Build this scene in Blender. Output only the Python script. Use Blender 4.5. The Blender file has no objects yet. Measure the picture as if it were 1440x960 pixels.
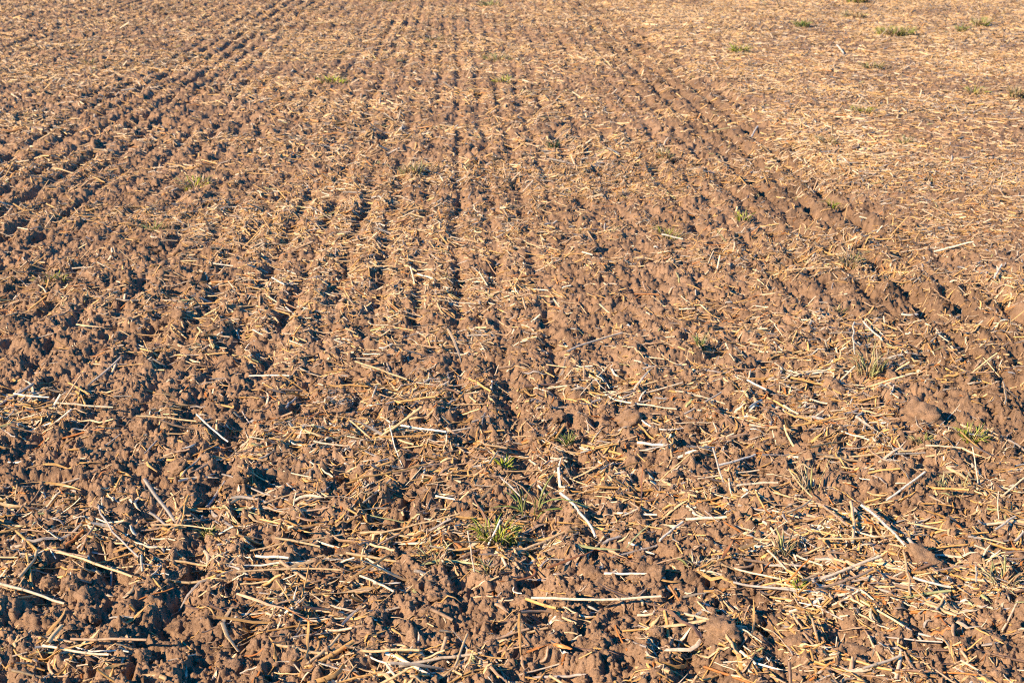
import bpy, bmesh, math, random
import numpy as np
from mathutils import Vector, Matrix

# ------------------------------------------------------------------ camera, sky, sun, exposure
scene = bpy.context.scene
COL = scene.collection
CAM_H, F_PX, PITCH, YAW = 1.5, 2000.0, math.radians(17.5), math.radians(-2.15)   # YAW < 0 turns right of the rows
cam_d = bpy.data.cameras.new('camera'); cam = bpy.data.objects.new('camera', cam_d); COL.objects.link(cam)
cam.location = (0, 0, CAM_H); cam.rotation_euler = (math.pi / 2 - PITCH, 0, YAW)
cam_d.sensor_width = 36; cam_d.lens = 36 * F_PX / 1440; cam_d.clip_start = 0.05; cam_d.clip_end = 3000
scene.camera = cam
cam_d.dof.use_dof = True; cam_d.dof.focus_distance = 3.6; cam_d.dof.aperture_fstop = 10

SUN_AZ = math.radians(-124)      # where the sun stands, clockwise from +Y : behind the camera on its left
SUN_EL = math.radians(28)
sdir = Vector((math.sin(SUN_AZ) * math.cos(SUN_EL), math.cos(SUN_AZ) * math.cos(SUN_EL), math.sin(SUN_EL)))
w = bpy.data.worlds.new('World'); scene.world = w; w.use_nodes = True
nt = w.node_tree; nt.nodes.clear()
wo = nt.nodes.new('ShaderNodeOutputWorld'); bg = nt.nodes.new('ShaderNodeBackground'); sky = nt.nodes.new('ShaderNodeTexSky')
sky.sky_type = 'NISHITA'; sky.sun_disc = False; sky.sun_elevation = SUN_EL; sky.sun_rotation = SUN_AZ
sky.air_density = 1.0; sky.dust_density = 0.1; sky.ozone_density = 6.0
bg.inputs[1].default_value = 0.10
hs = nt.nodes.new('ShaderNodeHueSaturation'); hs.inputs['Saturation'].default_value = 1.6   # deep clear autumn blue
nt.links.new(sky.outputs[0], hs.inputs['Color']); nt.links.new(hs.outputs[0], bg.inputs[0]); nt.links.new(bg.outputs[0], wo.inputs[0])
sun_d = bpy.data.lights.new('sun', 'SUN'); sun_d.energy = 5.0; sun_d.angle = math.radians(0.5); sun_d.color = (1.0, 0.765, 0.51)
sun = bpy.data.objects.new('sun', sun_d); COL.objects.link(sun)
sun.rotation_euler = (-sdir).to_track_quat('-Z', 'Y').to_euler()
scene.view_settings.view_transform = 'Standard'; scene.view_settings.look = 'None'
scene.view_settings.exposure = 1.14; scene.view_settings.gamma = 1.0
scene.render.engine = 'CYCLES'
scene.cycles.use_denoising = False
scene.cycles.max_bounces = 3; scene.cycles.diffuse_bounces = 1; scene.cycles.glossy_bounces = 1
scene.cycles.filter_width = 1.1

rng = np.random.default_rng(7)

# ------------------------------------------------------------------ camera maths, to put things where the photo has them
CP, SP, CY, SY = math.cos(PITCH), math.sin(PITCH), math.cos(YAW), math.sin(YAW)
FWD = np.array([-SY * CP, CY * CP, -SP]); RGT = np.array([CY, SY, 0.0]); UPV = np.cross(RGT, FWD)
def ground_at(px, py, z=0.0):
    d = FWD + RGT * ((px - 720) / F_PX) + UPV * ((480 - py) / F_PX)
    t = (CAM_H - z) / -d[2]
    return d[0] * t, d[1] * t
def project(x, y, z):
    p = np.stack([x, y, z - CAM_H], -1)
    d = np.maximum(p @ FWD, 0.05)
    return 720 + (p @ RGT) / d * F_PX, 480 - (p @ UPV) / d * F_PX, p @ FWD

# ------------------------------------------------------------------ noise on world coordinates
def hsh(ix, iy, seed):
    h = ix.astype(np.uint32) * np.uint32(0x9E3779B1) ^ iy.astype(np.uint32) * np.uint32(0x85EBCA77) ^ np.uint32((seed * 0xC2B2AE3D) & 0xFFFFFFFF)
    h ^= h >> np.uint32(15); h *= np.uint32(0x2C1B3C6D); h ^= h >> np.uint32(12); h *= np.uint32(0x297A2D39); h ^= h >> np.uint32(15)
    return h
def h01(ix, iy, seed):
    return (hsh(ix, iy, seed) & np.uint32(0xFFFFFF)).astype(np.float32) / np.float32(16777216)
def vnoise(x, y, seed):
    fx = np.floor(x); fy = np.floor(y); ix = fx.astype(np.int64); iy = fy.astype(np.int64)
    u = (x - fx).astype(np.float32); v = (y - fy).astype(np.float32); u = u * u * (3 - 2 * u); v = v * v * (3 - 2 * v)
    a = h01(ix, iy, seed); b = h01(ix + 1, iy, seed); c = h01(ix, iy + 1, seed); d = h01(ix + 1, iy + 1, seed)
    return (a * (1 - u) + b * u) * (1 - v) + (c * (1 - u) + d * u) * v
def fbm(x, y, seed, n=3):
    s = 0; a = 1; t = 0
    for k in range(n):
        s = s + a * vnoise(x * 2 ** k, y * 2 ** k, seed + k); t += a; a *= .5
    return s / t
def domes(x, y, s, prob, seed):
    """lumps: half-ellipsoids on a jittered grid, the highest wins; 0..1"""
    gx = x / s; gy = y / s; fx = np.floor(gx); fy = np.floor(gy)
    ix = fx.astype(np.int64); iy = fy.astype(np.int64); ux = (gx - fx).astype(np.float32); uy = (gy - fy).astype(np.float32)
    out = np.zeros(x.shape, np.float32)
    for dx in (-1, 0, 1):
        for dy in (-1, 0, 1):
            h = hsh(ix + dx, iy + dy, seed)
            jx = (h & np.uint32(255)).astype(np.float32) / 255; jy = ((h >> np.uint32(8)) & np.uint32(255)).astype(np.float32) / 255
            rr = ((h >> np.uint32(16)) & np.uint32(255)).astype(np.float32) / 255
            pr = ((h >> np.uint32(24)) & np.uint32(255)).astype(np.float32) / 255
            ex = ux - dx - jx; ey = uy - dy - jy
            r = 0.34 + 0.42 * rr
            an = (jx * 7.0 + rr * 5.0); ca = np.cos(an); sa = np.sin(an)
            uu = ex * ca + ey * sa; vv = (ey * ca - ex * sa) * (0.85 + .45 * jy)
            dd = 0.62 * np.maximum(np.abs(uu), np.abs(vv)) + 0.42 * np.sqrt(uu * uu + vv * vv)
            q = np.clip((1 - dd / r) * 2.4, 0, 1); q = q * (2 - q)
            q = q * (0.45 + 0.9 * r) * (1 + (jx - .5) * 1.5 * uu / r * .5 + (rr - .5) * 1.3 * vv / r * .5)
            np.maximum(out, np.where(pr < prob, np.maximum(q, 0), 0), out=out)
    return out

ROW = 0.158
def smooth(a, b, x):
    t = np.clip((x - a) / (b - a), 0, 1); return t * t * (3 - 2 * t)
def edge_x(y):
    return 2.06 + 0.05 * (vnoise(y * 0.9, y * 0 + 3, 77) - .5) * 2
def roughness(x, y):
    """how cloddy the ground is: calm beyond the pass edge on the right, broken on the left"""
    e = edge_x(y)
    r = 1.0 - 0.50 * smooth(e - .03, e + .25, x)
    r = r * (0.75 + 0.5 * fbm(x * .8, y * .55, 31, 2))
    return r
def row_depth(x, y):
    e = edge_x(y)
    n = fbm(x * 1.1, y * .45, 41, 3)
    a = (0.010 + 0.012 * smooth(.42, .68, n)) * (0.55 + .60 * smooth(3.2, 6, y))
    a = a + 0.027 * np.exp(-((x + 2.35) / .45) ** 2) * smooth(3.5, 5, y) + 0.026 * np.exp(-((x - 1.80) / .26) ** 2) * smooth(3, 5, y) + .020 * np.exp(-((x + 4.6) / .30) ** 2)
    a = a + 0.013 * np.exp(-((x - .2) / .14) ** 2) * smooth(5.5, 3.5, y) + 0.009 * np.exp(-((x + .7) / .2) ** 2)
    a = a * (1 - 0.88 * smooth(e - .02, e + .12, x))
    return a
def height(x, y, lod=6):
    x = np.asarray(x, np.float64); y = np.asarray(y, np.float64)
    wx = x + 0.05 * (vnoise(x * 1.3, y * 1.1, 1) - .5) + 0.02 * (vnoise(x * 9, y * 7, 2) - .5)
    rp = 0.5 + 0.5 * np.cos(wx / ROW * 2 * np.pi)
    brk = smooth(.28, .72, .6 * vnoise(np.round(wx / ROW) * 7.3, y * 3.1, 5) + .4 * vnoise(np.round(wx / ROW) * 5.1, y * 9.5, 6))
    z = -row_depth(x, y) * rp ** 2.6 * (0.34 + .95 * brk)
    z = z + 0.05 * (fbm(x * .7, y * .7, 11, 2) - .5) + 0.014 * (fbm(x * 4, y * 4, 12, 2) - .5)
    e = edge_x(y)
    z = z + 0.02 * smooth(e - .06, e + .05, x)                      # the pass edge stands a little higher
    R = roughness(x, y)
    # irregular outlines
    qx = x + 0.014 * (vnoise(x * 30, y * 30, 21) - .5) + 0.008 * (vnoise(x * 85, y * 85, 22) - .5)
    qy = y + 0.014 * (vnoise(x * 30, y * 30, 23) - .5) + 0.008 * (vnoise(x * 85, y * 85, 24) - .5)
    z = z + R * 0.011 * domes(qx, qy, .150, .26, 101)
    if lod > 1: z = z + R * 0.010 * domes(qx, qy, .080, .40, 102)
    if lod > 2: z = z + R * 0.0095 * domes(qx, qy, .043, .45, 103)
    if lod > 3: z = z + (0.4 + .6 * R) * 0.0088 * domes(qx, qy, .024, .5, 104)
    if lod > 4: z = z + 0.006 * (vnoise(x * 70 + 5, y * 66, 59) - .5) + 0.0052 * domes(qx, qy, .0130, .55, 105) - 0.006 * smooth(.62, .85, vnoise(x * 62, y * 55, 57))
    if lod > 5: z = z + 0.0034 * domes(x, y, .0072, .6, 106) + 0.0065 * (vnoise(x * 130, y * 130, 58) - .5)
    # open pits and cracks between the clods
    pn = vnoise(x * 13, y * 11, 55)
    z = z - R * 0.017 * smooth(.62, .84, pn) - R * 0.018 * smooth(.64, .85, vnoise(x * 28, y * 24, 56))
    return z

# ------------------------------------------------------------------ materials
def principled(name, rough=.9, spec=.15):
    m = bpy.data.materials.new(name); m.use_nodes = True
    b = m.node_tree.nodes['Principled BSDF']; b.inputs['Roughness'].default_value = rough
    b.inputs['Specular IOR Level'].default_value = spec
    return m, m.node_tree, b
def soil_material(name, dark=1.0):
    m, t, b = principled(name, .95, .08)
    N = t.nodes; L = t.links
    geo = N.new('ShaderNodeNewGeometry')
    def noise(scale, detail=3, rough=.6):
        n = N.new('ShaderNodeTexNoise'); n.inputs['Scale'].default_value = scale; n.inputs['Detail'].default_value = detail
        n.inputs['Roughness'].default_value = rough; L.new(geo.outputs['Position'], n.inputs['Vector']); return n
    def ramp(fac, stops):
        r = N.new('ShaderNodeValToRGB'); L.new(fac, r.inputs[0])
        r.color_ramp.elements[0].position, r.color_ramp.elements[0].color = stops[0][0], (*stops[0][1], 1)
        r.color_ramp.elements[1].position, r.color_ramp.elements[1].color = stops[-1][0], (*stops[-1][1], 1)
        for p, c in stops[1:-1]:
            e = r.color_ramp.elements.new(p); e.color = (*c, 1)
        return r
    d = dark
    big = noise(2.6, 5, .62); mid = noise(26, 4, .65); fine = noise(260, 3, .7)
    r1 = ramp(big.outputs[0], [(.25, (.215 * d, .136 * d, .085 * d)), (.5, (.300 * d, .192 * d, .119 * d)), (.75, (.380 * d, .250 * d, .158 * d))])
    r2 = ramp(mid.outputs[0], [(.28, (.58, .57, .58)), (.5, (1, 1, 1)), (.75, (1.22, 1.20, 1.17))])
    r3 = ramp(fine.outputs[0], [(.3, (.66, .64, .64)), (.52, (1, 1, 1)), (.75, (1.2, 1.2, 1.2))])
    def mul(a, c):
        x = N.new('ShaderNodeMix'); x.data_type = 'RGBA'; x.blend_type = 'MULTIPLY'; x.inputs[0].default_value = 1
        L.new(a, x.inputs[6]); L.new(c, x.inputs[7]); return x.outputs[2]
    c = mul(mul(r1.outputs[0], r2.outputs[0]), r3.outputs[0])
    # soil colour darkened in the drill band along the pass edge
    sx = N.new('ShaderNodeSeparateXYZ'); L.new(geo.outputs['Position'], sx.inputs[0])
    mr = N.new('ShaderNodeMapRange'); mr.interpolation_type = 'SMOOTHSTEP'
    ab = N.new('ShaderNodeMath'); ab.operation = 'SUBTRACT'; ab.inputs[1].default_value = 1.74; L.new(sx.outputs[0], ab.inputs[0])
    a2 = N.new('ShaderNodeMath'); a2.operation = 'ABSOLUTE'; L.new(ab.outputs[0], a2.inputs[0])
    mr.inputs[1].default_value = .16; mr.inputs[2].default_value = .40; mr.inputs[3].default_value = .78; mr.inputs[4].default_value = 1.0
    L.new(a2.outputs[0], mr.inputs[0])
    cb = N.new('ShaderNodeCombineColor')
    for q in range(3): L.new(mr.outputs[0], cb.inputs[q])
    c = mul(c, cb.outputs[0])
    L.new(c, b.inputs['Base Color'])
    bp = N.new('ShaderNodeBump'); bp.inputs['Strength'].default_value = 1.0; bp.inputs['Distance'].default_value = .004
    f2 = noise(330, 4, .7); L.new(f2.outputs[0], bp.inputs['Height']); L.new(bp.outputs[0], b.inputs['Normal'])
    return m
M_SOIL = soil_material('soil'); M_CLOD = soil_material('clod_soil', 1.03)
def tint_material(name, rough, spec, translucent=0.0):
    """colour of each straw or blade is its own: a vertex attribute with fibre streaks on top"""
    m, t, b = principled(name, rough, spec); N = t.nodes; L = t.links
    at = N.new('ShaderNodeAttribute'); at.attribute_name = 'tint'
    geo = N.new('ShaderNodeNewGeometry')
    n = N.new('ShaderNodeTexNoise'); n.inputs['Scale'].default_value = 140; n.inputs['Detail'].default_value = 3
    L.new(geo.outputs['Position'], n.inputs['Vector'])
    r = N.new('ShaderNodeValToRGB'); r.color_ramp.elements[0].position = .3; r.color_ramp.elements[0].color = (.72, .66, .6, 1)
    r.color_ramp.elements[1].position = .62; r.color_ramp.elements[1].color = (1.06, 1.06, 1.06, 1)
    L.new(n.outputs[0], r.inputs[0])
    x = N.new('ShaderNodeMix'); x.data_type = 'RGBA'; x.blend_type = 'MULTIPLY'; x.inputs[0].default_value = 1
    L.new(at.outputs['Color'], x.inputs[6]); L.new(r.outputs[0], x.inputs[7]); L.new(x.outputs[2], b.inputs['Base Color'])
    if translucent:
        tr = N.new('ShaderNodeBsdfTranslucent'); L.new(x.outputs[2], tr.inputs[0])
        ms = N.new('ShaderNodeMixShader'); ms.inputs[0].default_value = translucent
        L.new(b.outputs[0], ms.inputs[1]); L.new(tr.outputs[0], ms.inputs[2])
        L.new(ms.outputs[0], N['Material Output'].inputs[0])
    return m
M_STRAW = tint_material('straw', .42, .45, .12)
M_GRASS = tint_material('grass_blade', .5, .35, .25)

# ------------------------------------------------------------------ mesh and object helpers
def make_mesh(name, V, F, mat, tint=None, smooth_shade=True):
    """V (n,3) float, F (m,k) int with k = 3 or 4"""
    V = np.ascontiguousarray(V, np.float32); F = np.ascontiguousarray(F, np.int32)
    me = bpy.data.meshes.new(name); k = F.shape[1]
    me.vertices.add(len(V)); me.vertices.foreach_set('co', V.ravel())
    me.loops.add(F.size); me.loops.foreach_set('vertex_index', F.ravel())
    me.polygons.add(len(F)); me.polygons.foreach_set('loop_start', np.arange(0, F.size, k, dtype=np.int32))
    if smooth_shade: me.polygons.foreach_set('use_smooth', np.ones(len(F), bool))
    me.update(calc_edges=True)
    me.materials.append(mat)
    if tint is not None:
        a = me.color_attributes.new('tint', 'FLOAT_COLOR', 'POINT')
        T = np.ones((len(V), 4), np.float32); T[:, :3] = tint; a.data.foreach_set('color', T.ravel())
    return me
def link(name, me, loc=(0, 0, 0), parent=None):
    o = bpy.data.objects.new(name, me); COL.objects.link(o); o.location = loc
    if parent is not None: o.parent = parent
    return o
def tag(o, label=None, cat=None, group=None, kind=None):
    if label: o['label'] = label
    if cat: o['category'] = cat
    if group: o['group'] = group
    if kind: o['kind'] = kind
    return o

# ------------------------------------------------------------------ the field: one sheet out to the horizon
rows = [-400, -150, -60, -25, -10, -4, -1.5, -.3, .2, .5] + list(np.arange(.6, 1.75, .008))
d = 1.755
while d < 400:
    rows.append(d)
    step = CAM_H * (1 + (d / CAM_H) ** 2) / 1422 / 1.45
    if d < 2.2: step *= 1.2
    cap = .06 if d < 24 else (.06 + (d - 24) * .03)
    d += min(step, cap)
rows.append(700); rows = np.array(rows)
NC, NM, SIDE = 1130, 230, 1.7                     # columns over the view, columns over each side strip, its width in metres
core_w = 0.40 * np.clip(np.abs(rows), 1.2, 400) + 0.12
uc = np.linspace(-1, 1, NC)[None, :] * core_w[:, None]
um = (np.arange(1, NM + 1) / NM)[None, :] ** 1.15 * (SIDE + .12 * np.clip(rows, 0, 60))[:, None]
far = np.array([2, 6, 15, 40, 100, 300, 800.0])[None, :] + np.zeros((len(rows), 1))
edge_c = core_w[:, None] + um[:, -1:]
X = np.concatenate([-(edge_c + far)[:, ::-1], -(core_w[:, None] + um)[:, ::-1], uc, core_w[:, None] + um, edge_c + far], 1)
X = X + 0.037 * np.clip(rows, 0, 60)[:, None]; Y = np.repeat(rows[:, None], X.shape[1], 1)
Z = np.zeros_like(X)
CH = 120
for a in range(0, len(rows), CH):
    sl = slice(a, a + CH); dmin = max(abs(rows[sl]).min(), 0)
    lod = 6 if dmin < 5 else (5 if dmin < 10 else 4)
    Z[sl] = height(X[sl], Y[sl], lod)
core = (np.arange(X.shape[1])[None, :] >= 7) & (np.arange(X.shape[1])[None, :] < X.shape[1] - 7) & (rows[:, None] > .5) & (rows[:, None] < 60)
Z = np.where(core, Z, np.where((np.abs(X) > 60) | (np.abs(Y) > 60), -0.02, Z * .5))
nr, nc = X.shape
idx = np.arange(nr * nc).reshape(nr, nc)
Fq = np.stack([idx[:-1, :-1], idx[:-1, 1:], idx[1:, 1:], idx[1:, :-1]], -1).reshape(-1, 4)
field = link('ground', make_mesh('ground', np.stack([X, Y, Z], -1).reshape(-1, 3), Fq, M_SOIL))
tag(field, 'tilled brown soil of the field in seed rows with pits and furrows', kind='structure')
del X, Y, Z, Fq, idx

# ------------------------------------------------------------------ soil clods
def vn3(p, f, seed):
    q = p * f
    return (vnoise(q[:, 0] + 3.1 * q[:, 2], q[:, 1] - 1.7 * q[:, 2], seed) + vnoise(q[:, 1] + 2.3 * q[:, 0] + 7, q[:, 2] + .9 * q[:, 1] + 5, seed + 1)) * .5
def clod_shape(sub, seed):
    bm = bmesh.new(); bmesh.ops.create_icosphere(bm, subdivisions=sub, radius=1)
    P = np.array([v.co[:] for v in bm.verts]); F = np.array([[v.index for v in f.verts] for f in bm.faces]); bm.free()
    r_ = np.random.default_rng(seed)
    # facets: cut by random planes, then weather the surface
    rad = np.ones(len(P))
    for k in range(9):
        n = r_.normal(size=3); n /= np.linalg.norm(n); c = r_.uniform(.48, .86)
        dp = P @ n; rad = np.minimum(rad, np.where(dp > .05, c / np.maximum(dp, .05), 9))
    rad = rad * (0.80 + .42 * vn3(P, 1.7, seed * 3 + 1)) * (0.86 + .28 * vn3(P, 4.5, seed * 3 + 2))
    if sub > 1: rad = rad * (0.78 + .44 * vn3(P, 8, seed * 3 + 5))
    if sub > 2: rad = rad * (0.87 + .26 * vn3(P, 19, seed * 3 + 9)) * (0.95 + .10 * vn3(P, 34, seed * 3 + 11))
    Q = P * rad[:, None] * np.array([r_.uniform(.9, 1.25), r_.uniform(.8, 1.1), r_.uniform(.65, .9)])
    return Q, F
# x, y, radius, fixed label (or None)
clods = []
hero_clods = [
 (43, 873, 27, 'big rounded brown clod at the bottom left, biggest of the lower left corner'),
 (123, 838, 19, 'round brown clod just right of the long cream straw at the left edge'),
 (243, 860, 19, 'brown clod at lower left with a dark hollow on its right'),
 (247, 668, 19, 'smooth brown clod above the dark furrow in the left foreground'),
 (880, 597, 31, 'big smooth pale clod near the centre right with black shadows around'),
 (1017, 893, 34, 'biggest brown clod of the bottom right, broad and rounded'),
 (1200, 920, 24, 'round pale clod at the bottom right beside a deep dark pit'),
 (1113, 706, 18, 'round clod under the pale straw lying crossways on the right'),
 (1305, 798, 30, 'wide flat clod below the long white slanting straw'),
 (1290, 598, 32, 'big flat brown clod below right of the wispy grass tuft'),
 (920, 815, 22, 'lumpy clod right of the dark brown bent leaf in the foreground'),
 (842, 897, 15, 'small round clod under the long cream straw of the foreground'),
 (838, 802, 20, 'crumbly clod under the bent orange brown leaf'),
 (898, 492, 22, 'smooth clod right of the centre behind the big pale clod'),
 (600, 688, 18, 'clod just below the long golden straw left of centre'),
 (1425, 682, 26, 'smooth clod at the right edge of the field'),
 (745, 618, 17, 'tall clod between two dark furrow pits at the centre'),
 (505, 765, 15, 'clod beside the thick golden straw left of centre'),
 (170, 722, 17, 'clod at the left with a thin grey straw leaning on it'),
 (1120, 905, 18, 'clod at the bottom between two bigger rounded clods'),
 (1180, 560, 16, 'clod left of the wispy grass tuft on the right'),
 (865, 480, 20, 'low smooth clod near the slanting cream straw of the middle'),
 (60, 760, 14, 'small clod left of the slanting yellow straw'),
 (320, 930, 18, 'clod at the bottom edge left of the orange leaves'),
 (690, 905, 20, 'clod at the bottom centre below the golden thick straw'),
 (1390, 905, 22, 'clod in the bottom right corner of the field'),
]
for px, py, r, lab in hero_clods:
    x, y = ground_at(px, py); s = math.hypot(y, CAM_H) / F_PX
    clods.append((x, y, r * s * 1.0, lab))
def wedge_area(y0, y1): return 2 * (.2 * (y1 ** 2 - y0 ** 2) + 1.55 * (y1 - y0))
def scatter(n, y0, y1):
    """even over the ground of the view wedge and a strip 1.5 m wide on both its sides"""
    f0, f1 = .2 * y0 ** 2 + 1.55 * y0, .2 * y1 ** 2 + 1.55 * y1
    c = f0 + rng.random(n) * (f1 - f0); y = (-1.55 + np.sqrt(1.55 ** 2 + .8 * c)) / .4
    x = (rng.random(n) * 2 - 1) * (.4 * y + 1.55) + .037 * y
    return x, y
def keep_rough(x, y, p_low=.35):
    return rng.random(len(x)) < p_low + (1 - p_low) * np.clip((roughness(x, y) - .35) / .6, 0, 1)
for y0, y1, n, r0, r1 in ((1.6, 4.2, 2600, .0070, .027), (4.2, 9, 4200, .010, .030), (9, 26, 6000, .016, .036)):
    n = int(n * wedge_area(y0, y1) / (.46 * (y1 ** 2 - y0 ** 2))); x, y = scatter(n, y0, y1); k = keep_rough(x, y, .2); x, y = x[k], y[k]
    r = r0 + (r1 - r0) * rng.random(len(x)) ** 4.2
    clods += [(a, b, c, None) for a, b, c in zip(x, y, r)]
cx = np.array([c[0] for c in clods]); cy = np.array([c[1] for c in clods]); cr = np.array([c[2] for c in clods])
cz = height(cx, cy, 3) + cr * np.where(cr > .02, -.05, .15)
px, py, dep = project(cx, cy, cz)
big = cr / dep; inside = (px > 4) & (px < 1436) & (py > 4) & (py < 952)
score = np.where(inside, big, 0) + np.array([10.0 if c[3] else 0 for c in clods])
order = np.argsort(-score)[:270]; clod_ind = set(order.tolist())
variants = [make_mesh('soil_clod', *clod_shape(4, 50 + k), M_CLOD) for k in range(14)]
clod_items = []
for j in order:
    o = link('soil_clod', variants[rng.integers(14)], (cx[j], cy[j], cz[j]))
    o.rotation_euler = (rng.normal() * .35, rng.normal() * .35, rng.random() * 6.28); o.scale = (cr[j],) * 3
    clod_items.append((o, px[j], py[j], cr[j], clods[j][3]))
# every smaller lump and crumb: nobody could count these
lows = [clod_shape(1, 90 + k) for k in range(10)]; mids = [clod_shape(2, 70 + k) for k in range(10)]
VV, FF, off = [], [], 0
def add_lumps(x, y, z, r, shapes):
    global off
    n = len(x); pick = rng.integers(len(shapes), size=n)
    for k, (Q, F) in enumerate(shapes):
        s = np.where(pick == k)[0]
        if not len(s): continue
        a = rng.random(len(s)) * 6.283; c, sn = np.cos(a), np.sin(a)
        R = r[s][:, None]
        qx = Q[None, :, 0] * c[:, None] - Q[None, :, 1] * sn[:, None]; qy = Q[None, :, 0] * sn[:, None] + Q[None, :, 1] * c[:, None]
        tz = (rng.normal(size=len(s)) * .3)[:, None]
        P = np.stack([qx * R + x[s][:, None], qy * R + y[s][:, None], (Q[None, :, 2] + tz * qx) * R + z[s][:, None]], -1)
        VV.append(P.reshape(-1, 3)); FF.append((F[None] + (off + np.arange(len(s)) * len(Q))[:, None, None]).reshape(-1, 3)); off += P.shape[0] * P.shape[1]
rest = np.array([j for j in range(len(clods)) if j not in clod_ind])
add_lumps(cx[rest], cy[rest], cz[rest], cr[rest], mids)
for y0, y1, dens, r0, r1 in ((1.6, 4.2, 5600, .0022, .0085), (4.2, 8.5, 1100, .0040, .011), (8.5, 25, 55, .012, .024)):
    n = int(dens * wedge_area(y0, y1)); x, y = scatter(n, y0, y1); k = keep_rough(x, y, .45); x, y = x[k], y[k]
    r = r0 + (r1 - r0) * rng.random(len(x)) ** 2.4
    add_lumps(x, y, height(x, y, 5) + r * .25, r, lows)
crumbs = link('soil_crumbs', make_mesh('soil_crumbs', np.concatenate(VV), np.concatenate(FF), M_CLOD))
tag(crumbs, 'loose brown soil crumbs and small lumps strewn over the field', 'soil crumbs', kind='stuff')
del VV, FF

# ------------------------------------------------------------------ straw
PAL = [('white', (.78, .71, .58)), ('cream', (.74, .60, .42)), ('yellow', (.66, .47, .25)), ('golden', (.62, .37, .13)),
       ('tan', (.46, .31, .19)), ('rust orange', (.50, .20, .055)), ('grey', (.40, .35, .30)), ('dark brown', (.20, .12, .075)), ('pale green', (.42, .44, .20))]
PN = [p[0] for p in PAL]; PC = np.array([p[1] for p in PAL])
COLP = np.array([.03, .14, .21, .28, .18, .05, .05, .05, .01])

def tubes(P, wid, sides, flat, roll, tint, taper=.85):
    """P (n,r,3) centre lines -> tubes; flat = height/width of the section"""
    n, r, _ = P.shape
    T = np.gradient(P, axis=1); T /= np.linalg.norm(T, axis=2, keepdims=True) + 1e-9
    S = np.cross(T, np.array([0, 0, 1.0])); S /= np.linalg.norm(S, axis=2, keepdims=True) + 1e-9
    U = np.cross(S, T)
    cr_, sr_ = np.cos(roll), np.sin(roll)
    if np.ndim(roll) == 1: cr_ = cr_[:, None]; sr_ = sr_[:, None]
    S2 = S * cr_[..., None] + U * sr_[..., None]; U2 = -S * sr_[..., None] + U * cr_[..., None]
    prof = np.linspace(1, taper, r) if np.ndim(taper) == 0 else taper
    a = np.arange(sides) / sides * 2 * np.pi
    ca = np.cos(a); sa = np.sin(a)
    hw = (wid[:, None] * .5 * prof[None, :])[:, :, None, None]
    V = P[:, :, None, :] + S2[:, :, None, :] * ca[None, None, :, None] * hw + U2[:, :, None, :] * sa[None, None, :, None] * hw * flat[:, None, None, None]
    i = np.arange(r - 1)[:, None]; j = np.arange(sides)[None, :]; j2 = (j + 1) % sides
    q = np.stack([i * sides + j, i * sides + j2, (i + 1) * sides + j2, (i + 1) * sides + j], -1).reshape(-1, 4)
    F = (q[None] + (np.arange(n) * r * sides)[:, None, None]).reshape(-1, 4)
    C = np.repeat(tint, r * sides, axis=0)
    return V.reshape(-1, 3), F, C
def lay(x, y, yaw, L, r, lod, bend, follow, lift, tilt):
    """centre lines of straws resting on the lumps of the ground"""
    t = np.linspace(-.5, .5, r)[None, :]
    cx_, sx_ = np.cos(yaw)[:, None], np.sin(yaw)[:, None]
    lat = bend[:, None] * L[:, None] * (t ** 2 * 4 - .5)
    X = x[:, None] + cx_ * t * L[:, None] - sx_ * lat; Y = y[:, None] + sx_ * t * L[:, None] + cx_ * lat
    G = height(X.ravel(), Y.ravel(), lod).reshape(X.shape)
    tc = t - t.mean(); slope = (G * tc).sum(1) / (tc ** 2).sum(); m = G.mean(1)
    line = m[:, None] + slope[:, None] * .85 * tc
    res = G - line; top = res.max(1) * .55
    Zs = line + top[:, None] + tilt[:, None] * L[:, None] * tc
    Zf = G
    Zz = Zs * (1 - follow[:, None]) + Zf * follow[:, None] + lift[:, None]
    return np.stack([X, Y, Zz], -1)

def straw_density(x, y):
    e = edge_x(y)
    n = fbm(x * 1.3 + 9, y * 1.9, 61, 3)
    dn = 0.28 + 1.6 * smooth(.40, .66, n)
    dn = dn + .20 * smooth(e - .12, e + .35, x)
    dn = dn * (1 - .35 * np.exp(-((x - 1.78) / .22) ** 2)) * (1 - .4 * np.exp(-((x + 2.15) / .4) ** 2)) + .12 * smooth(7, 15, y)
    dn = dn * (1 - .72 * smooth(.3, .9, 0.5 + 0.5 * np.cos((x + 0.05 * (vnoise(x * 1.3, y * 1.1, 1) - .5)) / ROW * 2 * np.pi)) * (x < e))
    dn = dn * (1 - .32 * smooth(-.15, -.5, x) * smooth(6.5, 4.5, y))
    for qx, qy, rx, ry, a in MATS: dn = dn + a * np.exp(-((x - qx) / rx) ** 2 - ((y - qy) / ry) ** 2)
    return dn
MATS = []
for px_, py_, rx, ry, a in ((560, 560, .28, .14, 1.6), (480, 610, .25, .10, 1.6), (40, 585, .14, .16, 1.8), (80, 925, .12, .05, 1.6), (420, 860, .10, .08, 2.2),
                            (1190, 760, .22, .14, 2.0), (1200, 820, .2, .10, 1.6), (700, 760, .15, .10, 2.2), (600, 745, .22, .06, 1.8), (640, 425, .35, .12, 1.2),
                            (950, 700, .2, .12, 1.2), (560, 930, .25, .06, 1.4), (1290, 850, .2, .08, 1.2), (100, 385, .25, .2, 1.2), (860, 250, .45, .3, 1.0),
                            (740, 245, .5, .3, 1.0), (500, 260, .4, .4, 1.0), (1180, 355, .35, .3, 1.2), (420, 640, .3, .08, 1.2), (330, 300, .4, .3, .9), (1080, 480, .35, .3, .9)):
    a_, b_ = ground_at(px_, py_); MATS.append((a_, b_, rx, ry, a))

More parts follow.
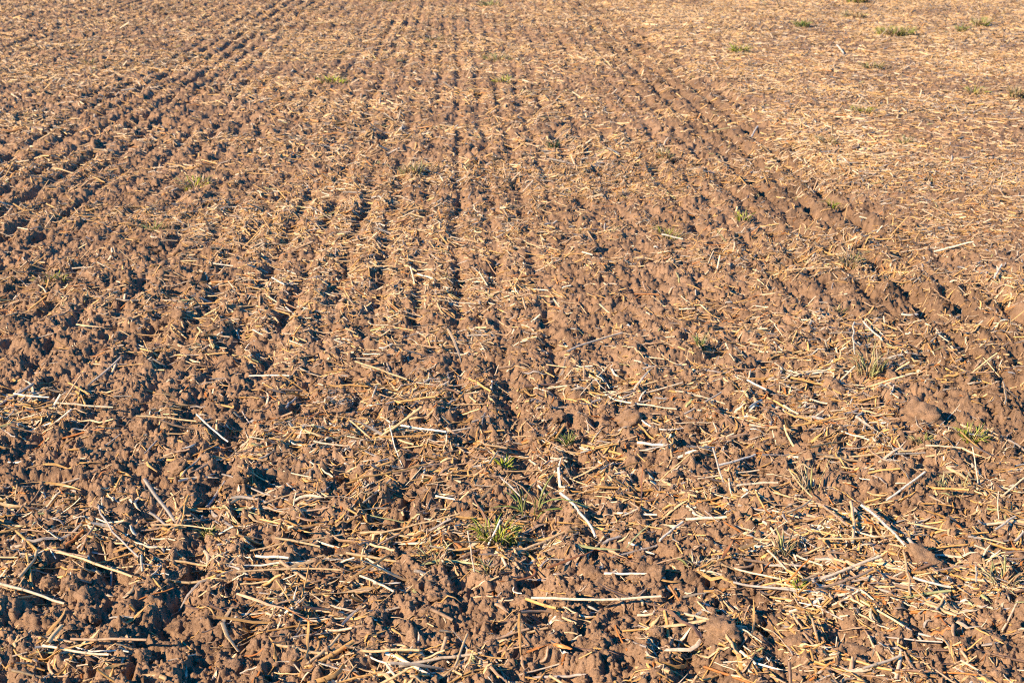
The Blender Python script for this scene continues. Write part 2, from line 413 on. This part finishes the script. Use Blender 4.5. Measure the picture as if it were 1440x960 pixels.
def straw_field(y0, y1, dens, Lm, Lmax, wid, kind_p):
    n = int(dens * wedge_area(y0, y1) * 1.9); x, y = scatter(n, y0, y1)
    k = rng.random(n) < straw_density(x, y) / 1.9; x, y = x[k], y[k]; n = len(x)
    L = np.clip(Lm * np.exp(rng.normal(size=n) * .55), Lm * .25, Lmax)
    yaw = (fbm(x * 1.5, y * 1.5, 63, 2) - .5) * 2.2 + rng.normal(size=n) * .62
    m = rng.random(n) < .18; yaw[m] = rng.random(m.sum()) * np.pi
    W = wid * np.exp(rng.normal(size=n) * .32)
    c = rng.choice(len(PAL), n, p=COLP); blade = rng.random(n) < kind_p
    W = np.minimum(np.where(blade, W * 1.6, W), wid * 2.0)
    return dict(x=x, y=y, L=L, yaw=yaw, w=W, c=c, blade=blade, bend=rng.normal(size=n) * np.where(blade, .18, .03),
                follow=np.where(blade, .8, .25) * rng.random(n), lift=W * .4 + .006 * (rng.random(n) - .45), tilt=rng.normal(size=n) * np.where(rng.random(n) < .22, .55, .10), roll=rng.normal(size=n) * .5)
def cat_(ds): return {k: np.concatenate([d_[k] for d_ in ds]) for k in ds[0]}

# straws picked out of the photo: ends in its pixels, colour, width in mm, blade or stalk, label
HS = [
 (747,842,930,843,'cream',3.6,0,'long bright cream straw lying crossways at the bottom centre'),
 (740,833,783,858,'golden',4.2,0,'short thick golden straw at the left end of the long cream straw'),
 (790,700,840,750,'white',4.0,0,'thick whitish straw slanting down to the right near the bottom centre'),
 (813,758,880,762,'pale green',4.4,1,'pale green blade lying crossways below the thick whitish straw'),
 (880,764,915,742,'pale green',3.6,1,'pale green blade slanting up right beside the thick whitish straw'),
 (783,730,860,740,'golden',3.4,1,'golden blade crossing the thick whitish straw near the bottom centre'),
 (770,797,833,770,'rust orange',4.4,1,'broad rust brown blade rising to the right at the bottom centre'),
 (833,770,893,793,'rust orange',3.6,1,'rust brown blade falling to the right at the bottom centre'),
 (927,760,960,742,'white',3.2,0,'short white straw slanting up right, right of the pale green blade'),
 (480,813,553,772,'golden',4.2,1,'thick golden blade rising to the right, left of bottom centre'),
 (507,800,555,825,'cream',3.0,0,'cream straw falling to the right under the thick golden blade'),
 (493,685,603,660,'golden',3.0,0,'long golden straw rising gently to the right, left of centre'),
 (520,754,555,768,'yellow',3.4,0,'short yellow straw left of the green tuft in the foreground'),
 (527,740,647,728,'yellow',2.8,0,'long thin yellow straw left of the green tuft in the foreground'),
 (676,708,703,678,'golden',3.4,1,'golden blade slanting up right above the green tuft in the foreground'),
 (703,676,737,704,'grey',2.4,0,'grey straw falling to the right above the green tuft'),
 (687,662,700,643,'yellow',2.8,0,'small yellow straw above the golden blade near the centre'),
 (903,660,901,722,'rust orange',2.6,1,'thin rust orange blade pointing away, right of the whitish straw'),
 (480,870,523,833,'grey',3.4,1,'grey frayed blade at the bottom left of centre'),
 (507,913,590,917,'yellow',3.4,0,'yellow straw crossways along the bottom left of centre'),
 (530,957,573,950,'yellow',3.4,0,'yellow straw at the bottom edge left of centre'),
 (543,923,558,953,'cream',3.2,0,'short cream straw pointing down at the bottom edge'),
 (730,870,732,913,'golden',3.4,1,'upright golden blade at the bottom centre'),
 (773,930,807,942,'yellow',3.4,0,'short yellow straw at the bottom edge right of centre'),
 (613,702,640,710,'white',3.0,0,'short white straw left of the golden blade near the centre'),
 (658,747,667,797,'cream',2.0,0,'thin cream straw pointing away beside the green tuft'),
 (1010,661,1063,643,'white',3.6,0,'white straw rising to the right, right of the bottom centre'),
 (1035,692,1093,688,'cream',3.6,0,'pale straw lying crossways below the rising white straw'),
 (1110,675,1142,703,'yellow',2.6,0,'yellow stem falling to the right by the wispy weed'),
 (1142,706,1107,730,'yellow',2.6,0,'yellow stem slanting left below the wispy weed'),
 (1150,712,1193,757,'tan',3.2,0,'tan straw falling to the right beside the long white slanting straw'),
 (1197,715,1200,770,'yellow',4.2,0,'thick yellow straw pointing away on the right'),
 (1212,725,1273,783,'white',3.8,0,'long white straw slanting down to the right on the right side'),
 (1270,783,1280,840,'yellow',3.0,0,'yellow straw continuing down from the long white slanting straw'),
 (1247,703,1300,680,'white',3.2,0,'white straw rising to the right on the right side'),
 (1398,750,1427,730,'cream',3.2,0,'short cream straw near the right edge'),
 (1150,773,1257,770,'yellow',3.0,0,'long yellow straw crossways under the long white slanting straw'),
 (1120,782,1157,797,'cream',2.8,0,'cream straw falling right, left of the straw pile'),
 (1153,823,1237,795,'cream',4.0,0,'bright tan straw rising right, upper of the straw pile on the right'),
 (1147,843,1227,815,'tan',3.6,0,'tan straw rising right, lower of the straw pile on the right'),
 (1213,943,1267,923,'cream',3.4,0,'cream straw rising right at the bottom edge on the right'),
 (960,853,1017,830,'yellow',3.8,1,'yellow blade rising right beside the biggest clod of the foreground'),
 (1372,797,1372,830,'cream',2.6,0,'short upright cream straw near the right edge'),
 (1283,823,1337,827,'white',3.2,0,'whitish straw crossways near the lower right'),
 (1310,810,1377,795,'tan',3.2,1,'tan blade rising right near the lower right'),
 (1255,653,1300,642,'cream',3.0,0,'cream straw arched to the left at the right side'),
 (1300,642,1353,647,'cream',2.8,0,'thin cream straw crossways at the right side'),
 (1040,783,1067,770,'golden',5.2,1,'bright golden leaf beside a dark hollow right of the bottom centre'),
 (1015,800,1034,772,'rust orange',4.5,1,'rust orange leaf pointing away right of the bottom centre'),
 (1060,853,1057,913,'golden',3.2,1,'upright golden blade right of the biggest clod'),
 (135,713,192,790,'grey',2.6,0,'long thin grey straw falling right in the left foreground'),
 (67,777,123,785,'tan',3.0,0,'tan straw crossways in the left foreground'),
 (80,778,187,810,'yellow',3.4,0,'long yellow straw falling right in the left foreground'),
 (0,827,90,835,'cream',3.6,0,'long cream straw crossways at the left edge'),
 (198,778,200,807,'cream',3.2,0,'short cream straw pointing away in the left foreground'),
 (360,775,407,787,'white',3.8,0,'white straw falling right, left of the bottom centre'),
 (387,763,450,765,'yellow',3.2,0,'yellow straw crossways just behind the white falling straw'),
 (333,803,480,794,'yellow',2.8,0,'very long thin yellow straw crossways below the white falling straw'),
 (213,745,300,745,'yellow',2.2,0,'thin yellow straw crossways in the left foreground'),
 (67,907,87,885,'yellow',5.2,0,'short thick yellow straw slanting up right beside the big left clod'),
 (60,917,153,927,'cream',3.2,0,'cream straw crossways below the big left clod'),
 (100,905,207,908,'tan',3.2,0,'tan straw crossways right of the big left clod'),
 (147,937,187,923,'golden',4.0,1,'golden blade rising right in the bottom left corner'),
 (333,837,427,870,'tan',3.6,1,'tan blade falling right into the orange leaf heap'),
 (400,860,440,872,'rust orange',4.6,1,'rust orange leaf crossways on the orange leaf heap'),
 (433,860,430,927,'golden',3.6,1,'golden blade pointing away on the orange leaf heap'),
 (120,922,150,918,'golden',3.0,1,'small golden blade crossways in the bottom left corner'),
 (20,565,70,567,'white',3.2,0,'whitish straw crossways at the left edge of the middle ground'),
 (80,577,160,580,'cream',3.2,0,'cream straw crossways right of the straw mat at the left edge'),
 (193,605,277,603,'yellow',3.2,0,'yellow straw crossways in the left middle ground'),
 (277,603,320,617,'white',3.0,0,'whitish straw falling right in the left middle ground'),
 (97,547,127,560,'golden',3.0,0,'short golden straw falling right near the left straw mat'),
 (107,465,173,468,'yellow',3.6,1,'yellow blade crossways in the left middle ground'),
 (350,528,407,530,'white',3.0,0,'whitish straw crossways left of the centre'),
 (383,398,400,405,'white',3.6,0,'short white straw in the left middle ground'),
 (430,400,473,387,'cream',3.6,1,'cream blade rising right left of the centre'),
 (630,472,650,520,'yellow',5.2,1,'broad bright yellow blade pointing away at the centre'),
 (795,500,873,475,'cream',4.0,0,'long cream straw rising right at the centre of the field'),
 (890,560,915,533,'cream',4.2,1,'cream blade slanting up right, right of the centre'),
 (560,602,627,620,'white',3.6,0,'whitish straw falling right in the centre straw mat'),
 (627,613,657,617,'tan',4.2,1,'tan blade crossways in the centre straw mat'),
 (610,427,670,428,'cream',4.0,1,'cream blade crossways at the middle of the field'),
 (500,518,573,537,'yellow',3.6,0,'yellow straw falling right, left of the centre'),
 (563,575,613,578,'golden',3.6,0,'golden straw crossways in the centre straw mat'),
 (587,383,610,392,'white',3.8,0,'short white straw falling right near the middle'),
 (680,632,713,632,'yellow',3.4,0,'yellow straw crossways just left of the dark centre furrow'),
 (930,343,960,344,'white',4.4,0,'short white straw crossways right of the middle'),
 (1103,392,1167,388,'yellow',4.0,0,'yellow straw crossways in the right middle ground'),
 (1050,550,1077,558,'white',4.0,0,'short white straw falling right in the right middle ground'),
 (1052,590,1070,568,'white',3.8,0,'white straw slanting up right in the right middle ground'),
 (1137,597,1173,593,'white',4.2,1,'whitish blade crossways in the right middle ground'),
 (1103,608,1177,605,'golden',3.6,0,'golden straw crossways below the whitish blade'),
 (1200,460,1200,520,'cream',3.0,0,'upright cream straw beside the wispy grass tuft'),
 (1410,550,1412,583,'yellow',3.2,0,'upright yellow straw near the right edge'),
 (1213,463,1240,487,'cream',3.6,0,'cream straw falling right above the wispy grass tuft'),
 (1313,357,1367,358,'cream',4.4,0,'cream straw crossways beyond the pass edge on the right'),
 (1397,398,1407,387,'white',4.0,0,'short white straw near the right edge of the middle ground'),
 (1057,187,1065,180,'white',6.0,0,'short white straw beyond the right furrow band'),
 (1177,70,1187,78,'white',8.0,0,'short white straw far off at the upper right'),
]
hx = []; 
for x0, y0, x1, y1, c, wmm, bl, lab in HS:
    a = np.array(ground_at(x0, y0, .02)); b = np.array(ground_at(x1, y1, .02)); dv = b - a; L = np.hypot(*dv)
    if L > .40 and abs(x1 - x0) < abs(y1 - y0) * 1.2: L = .40
    hx.append(((a[0] + b[0]) / 2, (a[1] + b[1]) / 2, L, math.atan2(dv[1], dv[0]), wmm / 1000, PN.index(c), bool(bl)))
hx = np.array(hx, dtype=object)
nh = len(hx)
heroes = dict(x=hx[:, 0].astype(float), y=hx[:, 1].astype(float), L=hx[:, 2].astype(float), yaw=hx[:, 3].astype(float), w=hx[:, 4].astype(float) * 1.95,
              c=hx[:, 5].astype(int), blade=hx[:, 6].astype(bool), bend=rng.normal(size=nh) * .025, follow=np.full(nh, .08), lift=.020 + .008 * rng.random(nh),
              tilt=rng.normal(size=nh) * .04, roll=rng.normal(size=nh) * .3)
near = cat_([heroes, straw_field(1.6, 4.4, 900, .072, .23, .0052, .50), straw_field(1.6, 4.4, 2100, .026, .06, .0040, .6)])
N0 = len(near['x'])
R_NEAR = 7
Pn = lay(near['x'], near['y'], near['yaw'], near['L'], R_NEAR, 6, near['bend'], near['follow'], near['lift'], near['tilt'])
# slight kink and waver so no stalk is ruler straight
Pn[:, 1:-1, 2] += rng.normal(size=(N0, R_NEAR - 2)) * near['L'][:, None] * np.where(np.arange(N0) < nh, .0015, .004)[:, None]
Pn[:, 1:-1, 0] += rng.normal(size=(N0, R_NEAR - 2)) * near['L'][:, None] * .006
tint_n = PC[near['c']] * np.exp(rng.normal(size=(N0, 1)) * .13)
pxa, pya, _ = project(*(Pn[:, 0, k] for k in range(3))); pxb, pyb, _ = project(*(Pn[:, -1, k] for k in range(3)))
pxm, pym, dm = project(*(Pn[:, 3, k] for k in range(3)))
slen = np.hypot(pxa - pxb, pya - pyb)
ins = (pxm > 6) & (pxm < 1434) & (pym > 4) & (pym < 954)
sc = np.where(ins, slen * near['w'] / dm, 0); sc[:nh] += 1e3
top = np.argsort(-sc)[:295]; top_set = np.zeros(N0, bool); top_set[top] = True
flat_n = np.where(near['blade'], .16, .9)
BP = np.array([.75, 1, 1, .95, .8, .55, .12])        # a blade narrows to its tip
VV, FF, CC, off = [], [], [], 0
def push(V, F, C):
    global off
    VV.append(V); FF.append(F + off); CC.append(C); off += len(V)
def one_batch(sel, sides=6):
    for bl in (True, False):
        s = sel & (near['blade'] == bl)
        if not s.any(): continue
        tw = near['roll'][s][:, None] + (np.linspace(-1, 1, R_NEAR)[None, :] * rng.normal(size=(s.sum(), 1)) * (1.0 if bl else 0))
        push(*tubes(Pn[s], near['w'][s], sides, flat_n[s], tw, tint_n[s], BP if bl else .85))
one_batch(~top_set, 5)
for y0, y1, dens, Lm, Lx, wd, lod in ((4.4, 8.0, 1500, .045, .20, .0050, 5), (8.0, 14, 900, .048, .20, .0076, 4), (14, 25, 470, .055, .22, .0120, 3), (25, 48, 70, .14, .4, .020, 2)):
    S = straw_field(y0, y1, dens, Lm, Lx, wd, .4); r = 4 if y0 < 5 else 3
    P = lay(S['x'], S['y'], S['yaw'], S['L'], r, lod, S['bend'], S['follow'], S['lift'], S['tilt'])
    push(*tubes(P, S['w'], 4 if y0 < 9 else 3, np.where(S['blade'], .3, .9), S['roll'], (PC[S['c']] * (1 - min(.5, y0 * .04)) + np.array([.60, .43, .235]) * min(.5, y0 * .04)) * np.exp(rng.normal(size=(len(P), 1)) * .13)))
straw = link('straw_litter', make_mesh('straw_litter', np.concatenate(VV), np.concatenate(FF), M_STRAW, np.concatenate(CC), True))
tag(straw, 'chopped pale and golden straw scattered thickly over the whole field', 'straw', kind='stuff')
# chaff: scraps a centimetre long
VV, FF, CC, off = [], [], [], 0
for y0, y1, dens, Lm, wd in ((1.6, 4.4, 3000, .012, .0026), (4.4, 9, 1100, .016, .0044)):
    S = straw_field(y0, y1, dens, Lm, .03, wd, .6)
    P = lay(S['x'], S['y'], S['yaw'] * 2.5, S['L'], 3, 5, S['bend'], S['follow'] * 0 + .4, S['lift'] * .5, S['tilt'] * 2)
    push(*tubes(P, S['w'], 3, np.where(S['blade'], .3, .8), S['roll'], PC[S['c']] * np.exp(rng.normal(size=(len(P), 1)) * .2) * .9))
chaff = link('chaff', make_mesh('chaff', np.concatenate(VV), np.concatenate(FF), M_STRAW, np.concatenate(CC)))
tag(chaff, 'fine pale chaff and straw scraps lying among the soil crumbs', 'chaff', kind='stuff')

straw_items = []
for j in top:
    bl = bool(near['blade'][j]); s = slice(j, j + 1)
    rr = near['roll'][s][:, None] + np.linspace(-1, 1, R_NEAR)[None, :] * (rng.normal() * 1.1 if bl else 0)
    V, F, C = tubes(Pn[s], near['w'][s], 8, flat_n[s], rr, tint_n[s], BP if bl else .88)
    c = Pn[j, 3]; o = link('flat_straw' if bl else 'straw_stalk', make_mesh('straw', V - c, F, M_STRAW, C), c)
    if not bl and near['L'][j] > .09 and near['w'][j] > .0028:
        # a joint ring on the stalk, and on some a torn sheath of leaf
        k = int(rng.integers(2, 5)); a = Pn[j, k] - c; dr = Pn[j, k + 1] - Pn[j, k]; dr = dr / np.linalg.norm(dr)
        Pk = (a[None] + dr[None] * np.linspace(-.0035, .0035, 4)[:, None])[None]
        V, F, C = tubes(Pk, near['w'][s] * 1.28, 8, flat_n[s], np.zeros(1), tint_n[s] * .62, np.array([.8, 1, 1, .8]))
        link('node_ring', make_mesh('node_ring', V, F, M_STRAW, C), (0, 0, 0), o)
        if rng.random() < .35:
            tt = np.linspace(0, 1, 6)[:, None]; side = np.array([-dr[1], dr[0], .25]) * rng.choice([-1, 1])
            Pk = (a[None] + dr[None] * tt * near['L'][j] * .32 + side[None] * tt ** 2 * .018)[None]
            V, F, C = tubes(Pk, near['w'][s] * 1.6, 6, np.array([.15]), np.array([.4]), tint_n[s] * np.array([[.95, .85, .7]]), np.array([.7, 1, 1, .8, .5, .1]))
            link('leaf_sheath', make_mesh('leaf_sheath', V, F, M_STRAW, C), (0, 0, 0), o)
    straw_items.append((o, pxa[j], pya[j], pxb[j], pyb[j], near['c'][j], bl, HS[j][7] if j < nh else None, near['L'][j]))

# ------------------------------------------------------------------ green things
def tuft(px_, py_, wpx, nb, greens, hgt, name, label, cat, dry=.3, flop=.8, seed=0):
    nb = int(nb * 1.6); dry = min(.75, dry + (.22 if py_ < 450 else .05))
    if py_ < 450: hgt = hgt * .75
    elif greens is OL: nb = int(nb * .6); greens = [(.46, .46, .22), (.52, .48, .26), (.38, .40, .16)]; dry = .55
    else: nb = int(nb * 1.5); hgt = hgt * 1.2
    r_ = np.random.default_rng(seed + 500)
    gx, gy = ground_at(px_, py_, .01); s = math.hypot(gy, CAM_H) / F_PX; R = wpx * s * .5
    gz = float(height(np.array([gx]), np.array([gy]), 4)[0])
    a = r_.random(nb) * 6.283; rad = R * np.sqrt(r_.random(nb)) * .55
    bx = rad * np.cos(a); by = rad * np.sin(a)
    out = a + r_.normal(size=nb) * .7; L = hgt * (0.55 + .7 * r_.random(nb)); t = np.linspace(0, 1, 6)[None, :]
    lean = flop * (0.4 + .9 * r_.random(nb))[:, None]
    hor = L[:, None] * lean * t ** 1.5 * .85; up = L[:, None] * (t - .62 * lean * t ** 2)
    base = height(gx + bx, gy + by, 3) - gz
    P = np.stack([bx[:, None] + np.cos(out)[:, None] * hor, by[:, None] + np.sin(out)[:, None] * hor, np.maximum(up, -.01) + base[:, None] + .004], -1)
    W = (.0046 if py_ > 450 else .0036) * max(1, gy / 5) * (0.7 + .7 * r_.random(nb)); isdry = r_.random(nb) < dry
    isdry[0] = False
    G = np.array(greens)[r_.integers(len(greens), size=nb)] * np.exp(r_.normal(size=(nb, 1)) * .22)
    G[isdry] = PC[r_.choice([1, 2, 4], isdry.sum())] * .85
    prof = np.array([.6, .9, 1, .85, .55, .08]); rl = r_.normal(size=nb) * .6
    def mk(nm, s, parent, loc):
        V, F, C = tubes(P[s], W[s], 4, np.full(s.sum(), .2), rl[s], G[s], prof)
        return link(nm, make_mesh(nm, V, F, M_GRASS, C), loc, parent)
    o = mk(name, ~isdry, None, (gx, gy, gz))
    if isdry.any(): mk('dry_blades', isdry, o, (0, 0, 0))
    return tag(o, label, cat, 'green regrowth in the stubble')
GR = [(.18, .27, .07), (.25, .32, .09), (.31, .33, .12)]; YG = [(.42, .48, .05), (.33, .43, .05), (.42, .41, .13)]
OL = [(.33, .34, .15), (.40, .38, .20), (.27, .29, .11)]; DK = [(.04, .09, .045), (.06, .11, .05)]; BR = [(.37, .42, .10), (.33, .39, .10), (.42, .40, .16)]
TUFTS = [
 (700,752,90,60,YG,.055,'bright yellow green grass tuft, brightest green of the near foreground','grass tuft',.30,.8),
 (745,712,60,7,GR,.12,'long green blades reaching up right from the foreground tuft','grass tuft',.1,1.1),
 (610,775,70,22,OL,.05,'dull olive tuft left of the bright foreground tuft','grass tuft',.5,.9),
 (690,795,50,22,OL,.045,'olive patch of grass just in front of the bright foreground tuft','grass tuft',.5,.9),
 (710,655,26,22,YG,.04,'small yellow green seedling above the bright foreground tuft','seedling',.2,.7),
 (1222,530,64,60,OL,.10,'wispy pale grass tuft standing on the right, beside a dark pit','grass tuft',.45,.55),
 (1140,690,40,14,OL,.11,'wispy weed with thin yellow stems in the right foreground','weed',.5,.5),
 (1100,785,44,26,OL,.07,'grey green tuft beside a dark hollow in the right foreground','grass tuft',.4,.7),
 (980,800,60,26,OL,.04,'flat olive patch left of the bright golden leaf','grass patch',.55,1),
 (1122,832,20,14,YG,.025,'tiny green sprout under the straw pile on the right','seedling',.1,.8),
 (1410,822,70,40,OL,.06,'grey green grass patch near the lower right edge','grass patch',.4,.9),
 (1365,622,60,34,YG,.05,'yellow green weed near the right edge in the middle ground','weed',.25,.8),
 (1295,632,26,18,BR,.035,'small bright green seedling below the big flat clod','seedling',.1,.8),
 (1340,690,80,26,OL,.05,'sparse olive weed strip at the right foreground','weed',.5,.9),
 (985,498,18,16,GR,.05,'dark green seedling in the middle ground, right of centre','seedling',.1,.7),
 (800,618,20,16,GR,.045,'small green seedling in the dark furrow at the centre','seedling',.1,.7),
 (293,742,30,18,BR,.03,'small green seedling in the left foreground','seedling',.2,.8),
 (1195,375,56,50,OL,.10,'olive grass tuft in the right middle ground','grass tuft',.4,.8),
 (940,333,56,60,YG,.09,'yellow green tuft beside a white straw, right of the middle','grass tuft',.3,.8),
 (1045,308,36,34,YG,.09,'small yellow green tuft behind the white straw tuft','grass tuft',.3,.7),
 (780,207,26,30,DK,.09,'dark blue green seedling near the upper middle','seedling',.05,.7),
 (580,243,60,60,OL,.10,'olive green tuft in the upper middle, left of centre','grass tuft',.3,.9),
 (525,232,20,20,OL,.08,'small pale tuft left of the olive upper tuft','grass tuft',.5,.8),
 (275,260,76,70,YG,.08,'yellow olive grass strip in the upper left','grass patch',.4,1),
 (218,322,40,40,GR,.08,'dark green tuft at the left middle ground','grass tuft',.2,.8),
 (72,395,70,50,YG,.06,'yellow olive patch near the left edge','grass patch',.5,1),
 (468,117,66,70,YG,.12,'bright yellow grass patch far off at upper left','grass patch',.25,1),
 (700,84,60,60,OL,.13,'far olive grass patch at the top centre','grass patch',.35,1),
 (708,116,40,40,YG,.11,'far yellow green patch below the top centre patch','grass patch',.3,1),
 (612,58,36,36,OL,.13,'small far olive tuft left of the top centre','grass tuft',.3,.9),
 (690,8,50,50,OL,.18,'far olive patch at the top edge near the centre','grass patch',.3,1),
 (545,2,40,40,YG,.18,'far yellow green patch at the top edge left of centre','grass patch',.3,1),
 (1260,52,86,150,BR,.17,'largest bright green grass patch at the upper right','grass patch',.15,.8),
 (1205,6,54,90,BR,.20,'green grass patch at the top edge on the right','grass patch',.2,.8),
 (1378,40,40,60,BR,.16,'small bright green tuft at the far upper right','grass tuft',.2,.8),
 (1352,48,24,40,GR,.14,'dark green tuft just left of the far upper right tuft','grass tuft',.2,.8),
 (1128,40,36,50,GR,.15,'dark green tuft at the top, beyond the furrow band','grass tuft',.2,.8),
 (1200,26,50,50,OL,.16,'olive patch between the two green patches of the upper right','grass patch',.3,.9),
 (1040,78,52,70,YG,.13,'yellow green patch just beyond the right furrow band','grass patch',.3,1),
 (1226,98,50,50,OL,.13,'olive patch below the largest green patch','grass patch',.3,1),
 (1372,135,44,50,YG,.12,'yellow green tuft on the right, above the pale edge tuft','grass tuft',.3,.9),
 (1428,140,34,60,OL,.14,'pale grey green tuft at the right edge','grass tuft',.4,.7),
 (1210,162,50,50,YG,.10,'yellow green patch in the calm ground on the right','grass patch',.3,1),
 (1272,208,30,30,OL,.09,'small olive tuft in the calm ground on the right','grass tuft',.3,.9),
 (1165,205,60,50,OL,.08,'brownish olive weed strip at the right furrow band end','weed',.5,1),
 (935,222,40,40,OL,.09,'small olive tuft right of the upper middle','grass tuft',.4,.9),
 (1170,290,20,20,YG,.07,'tiny yellow green sprout within the right furrow band','seedling',.1,.8),
 (1180,440,24,20,OL,.06,'faint olive sprout right of the middle','seedling',.3,.8),
 (125,88,30,30,OL,.12,'small olive tuft far off at the upper left','grass tuft',.3,.9),
]
for i, (a, b, wp, nb, gr, hg, lab, ct, dry, flop) in enumerate(TUFTS):
    nm = {'grass tuft': 'grass_tuft', 'seedling': 'seedling', 'weed': 'weed', 'grass patch': 'grass_patch'}[ct]
    tuft(a, b, wp, nb, gr, hg, nm, lab, ct, dry, flop, i)

# ------------------------------------------------------------------ labels that single each straw and clod out
LM = [(838,843,'the long bright cream straw'), (815,725,'the thick whitish straw'), (700,752,'the bright foreground grass tuft'), (1242,754,'the long white slanting straw'),
      (1222,530,'the wispy grass tuft'), (43,873,'the big left clod'), (1017,893,'the biggest bottom right clod'), (880,597,'the big smooth centre clod'), (1290,598,'the flat clod under the wispy tuft'),
      (548,672,'the long golden straw'), (516,792,'the thick golden blade'), (406,798,'the very long thin yellow straw'), (133,794,'the long yellow left straw'), (45,831,'the cream straw at the left edge'),
      (420,866,'the orange leaf heap'), (1195,809,'the straw pile on the right'), (1036,652,'the rising white straw'), (640,496,'the broad yellow centre blade'), (834,487,'the long centre cream straw'),
      (1053,776,'the bright golden leaf'), (593,611,'the centre straw mat'), (45,566,'the straw mat at the left edge'), (235,604,'the yellow straw left of centre'), (1155,595,'the whitish blade on the right'),
      (1410,822,'the lower right grass patch'), (1365,622,'the yellow green weed'), (1200,920,'the round bottom right clod'), (548,915,'the yellow straw along the bottom'), (300,745,'the small left seedling'),
      (247,668,'the smooth left clod'), (1274,691,'the rising white straw at right'), (985,498,'the dark green middle seedling'), (378,528,'the whitish straw left of centre'), (160,750,'the long thin grey straw'),
      (940,333,'the yellow green middle tuft'), (1195,375,'the olive right tuft'), (218,322,'the dark green left tuft'), (140,466,'the yellow left middle blade'), (640,427,'the cream middle blade'), (383,782,'the white straw left of bottom centre'),
      (468,117,'the far yellow patch'), (1260,52,'the largest far green patch'), (580,243,'the olive upper tuft'), (275,260,'the upper left grass strip'), (780,207,'the dark upper seedling'), (1345,357,'the cream straw beyond the furrows')]
LMp = np.array([(a, b) for a, b, _ in LM], float)
used = {}
def where(x, y, skip=0):
    dd = np.hypot((LMp[:, 0] - x), (LMp[:, 1] - y) * 1.4); o = np.argsort(dd)
    k = o[skip]; dx, dy = x - LMp[k, 0], (y - LMp[k, 1]) * 1.4; dist = dd[k]
    ang = math.degrees(math.atan2(-dy, dx)) % 360
    word = ['right of', 'behind and right of', 'behind', 'behind and left of', 'left of', 'in front and left of', 'in front of', 'in front and right of'][int(((ang + 22.5) % 360) // 45)]
    how = 'just ' if dist < 45 else ('' if dist < 110 else 'well ')
    return how + word + ' ' + LM[k][2]
def unique(make):
    best = None
    for skip in range(6):
        s = ' '.join(make(skip).split()); best = best or s
        if s not in used and len(s.split()) <= 16:
            used[s] = 1; return s
    return best
for o in [o for o in COL.objects if o.get('label')]: used[o['label']] = 1
straw_items.sort(key=lambda t: t[7] is None)
for o, xa, ya, xb, yb, c, bl, lab, L in straw_items:
    if not lab:
        if xb < xa: xa, ya, xb, yb = xb, yb, xa, ya
        ang = math.degrees(math.atan2(ya - yb, xb - xa)); sl = math.hypot(xb - xa, yb - ya)
        lie = 'crossways' if abs(ang) < 12 else (('pointing away' if abs(ang) > 62 else ('rising right' if ang > 0 else 'falling right')))
        size = 'long' if sl > 85 else ('' if sl > 45 else 'short')
        wd = 'blade' if bl else 'straw'
        lab = unique(lambda k: f'{size} {PN[c]} {wd} {lie}, {where((xa + xb) / 2, (ya + yb) / 2, k)}')
    used[lab] = 1
    tag(o, lab, 'straw', 'larger straws lying on the near ground')
clod_items.sort(key=lambda t: t[4] is None)
for o, x, y, r, lab in clod_items:
    if not lab:
        size = 'large' if r > .026 else ('medium' if r > .019 else 'small')
        lab = unique(lambda k: f'{size} brown soil clod {where(x, y, k)}')
    used[lab] = 1
    tag(o, lab, 'soil clod', 'larger soil clods lying on the field')
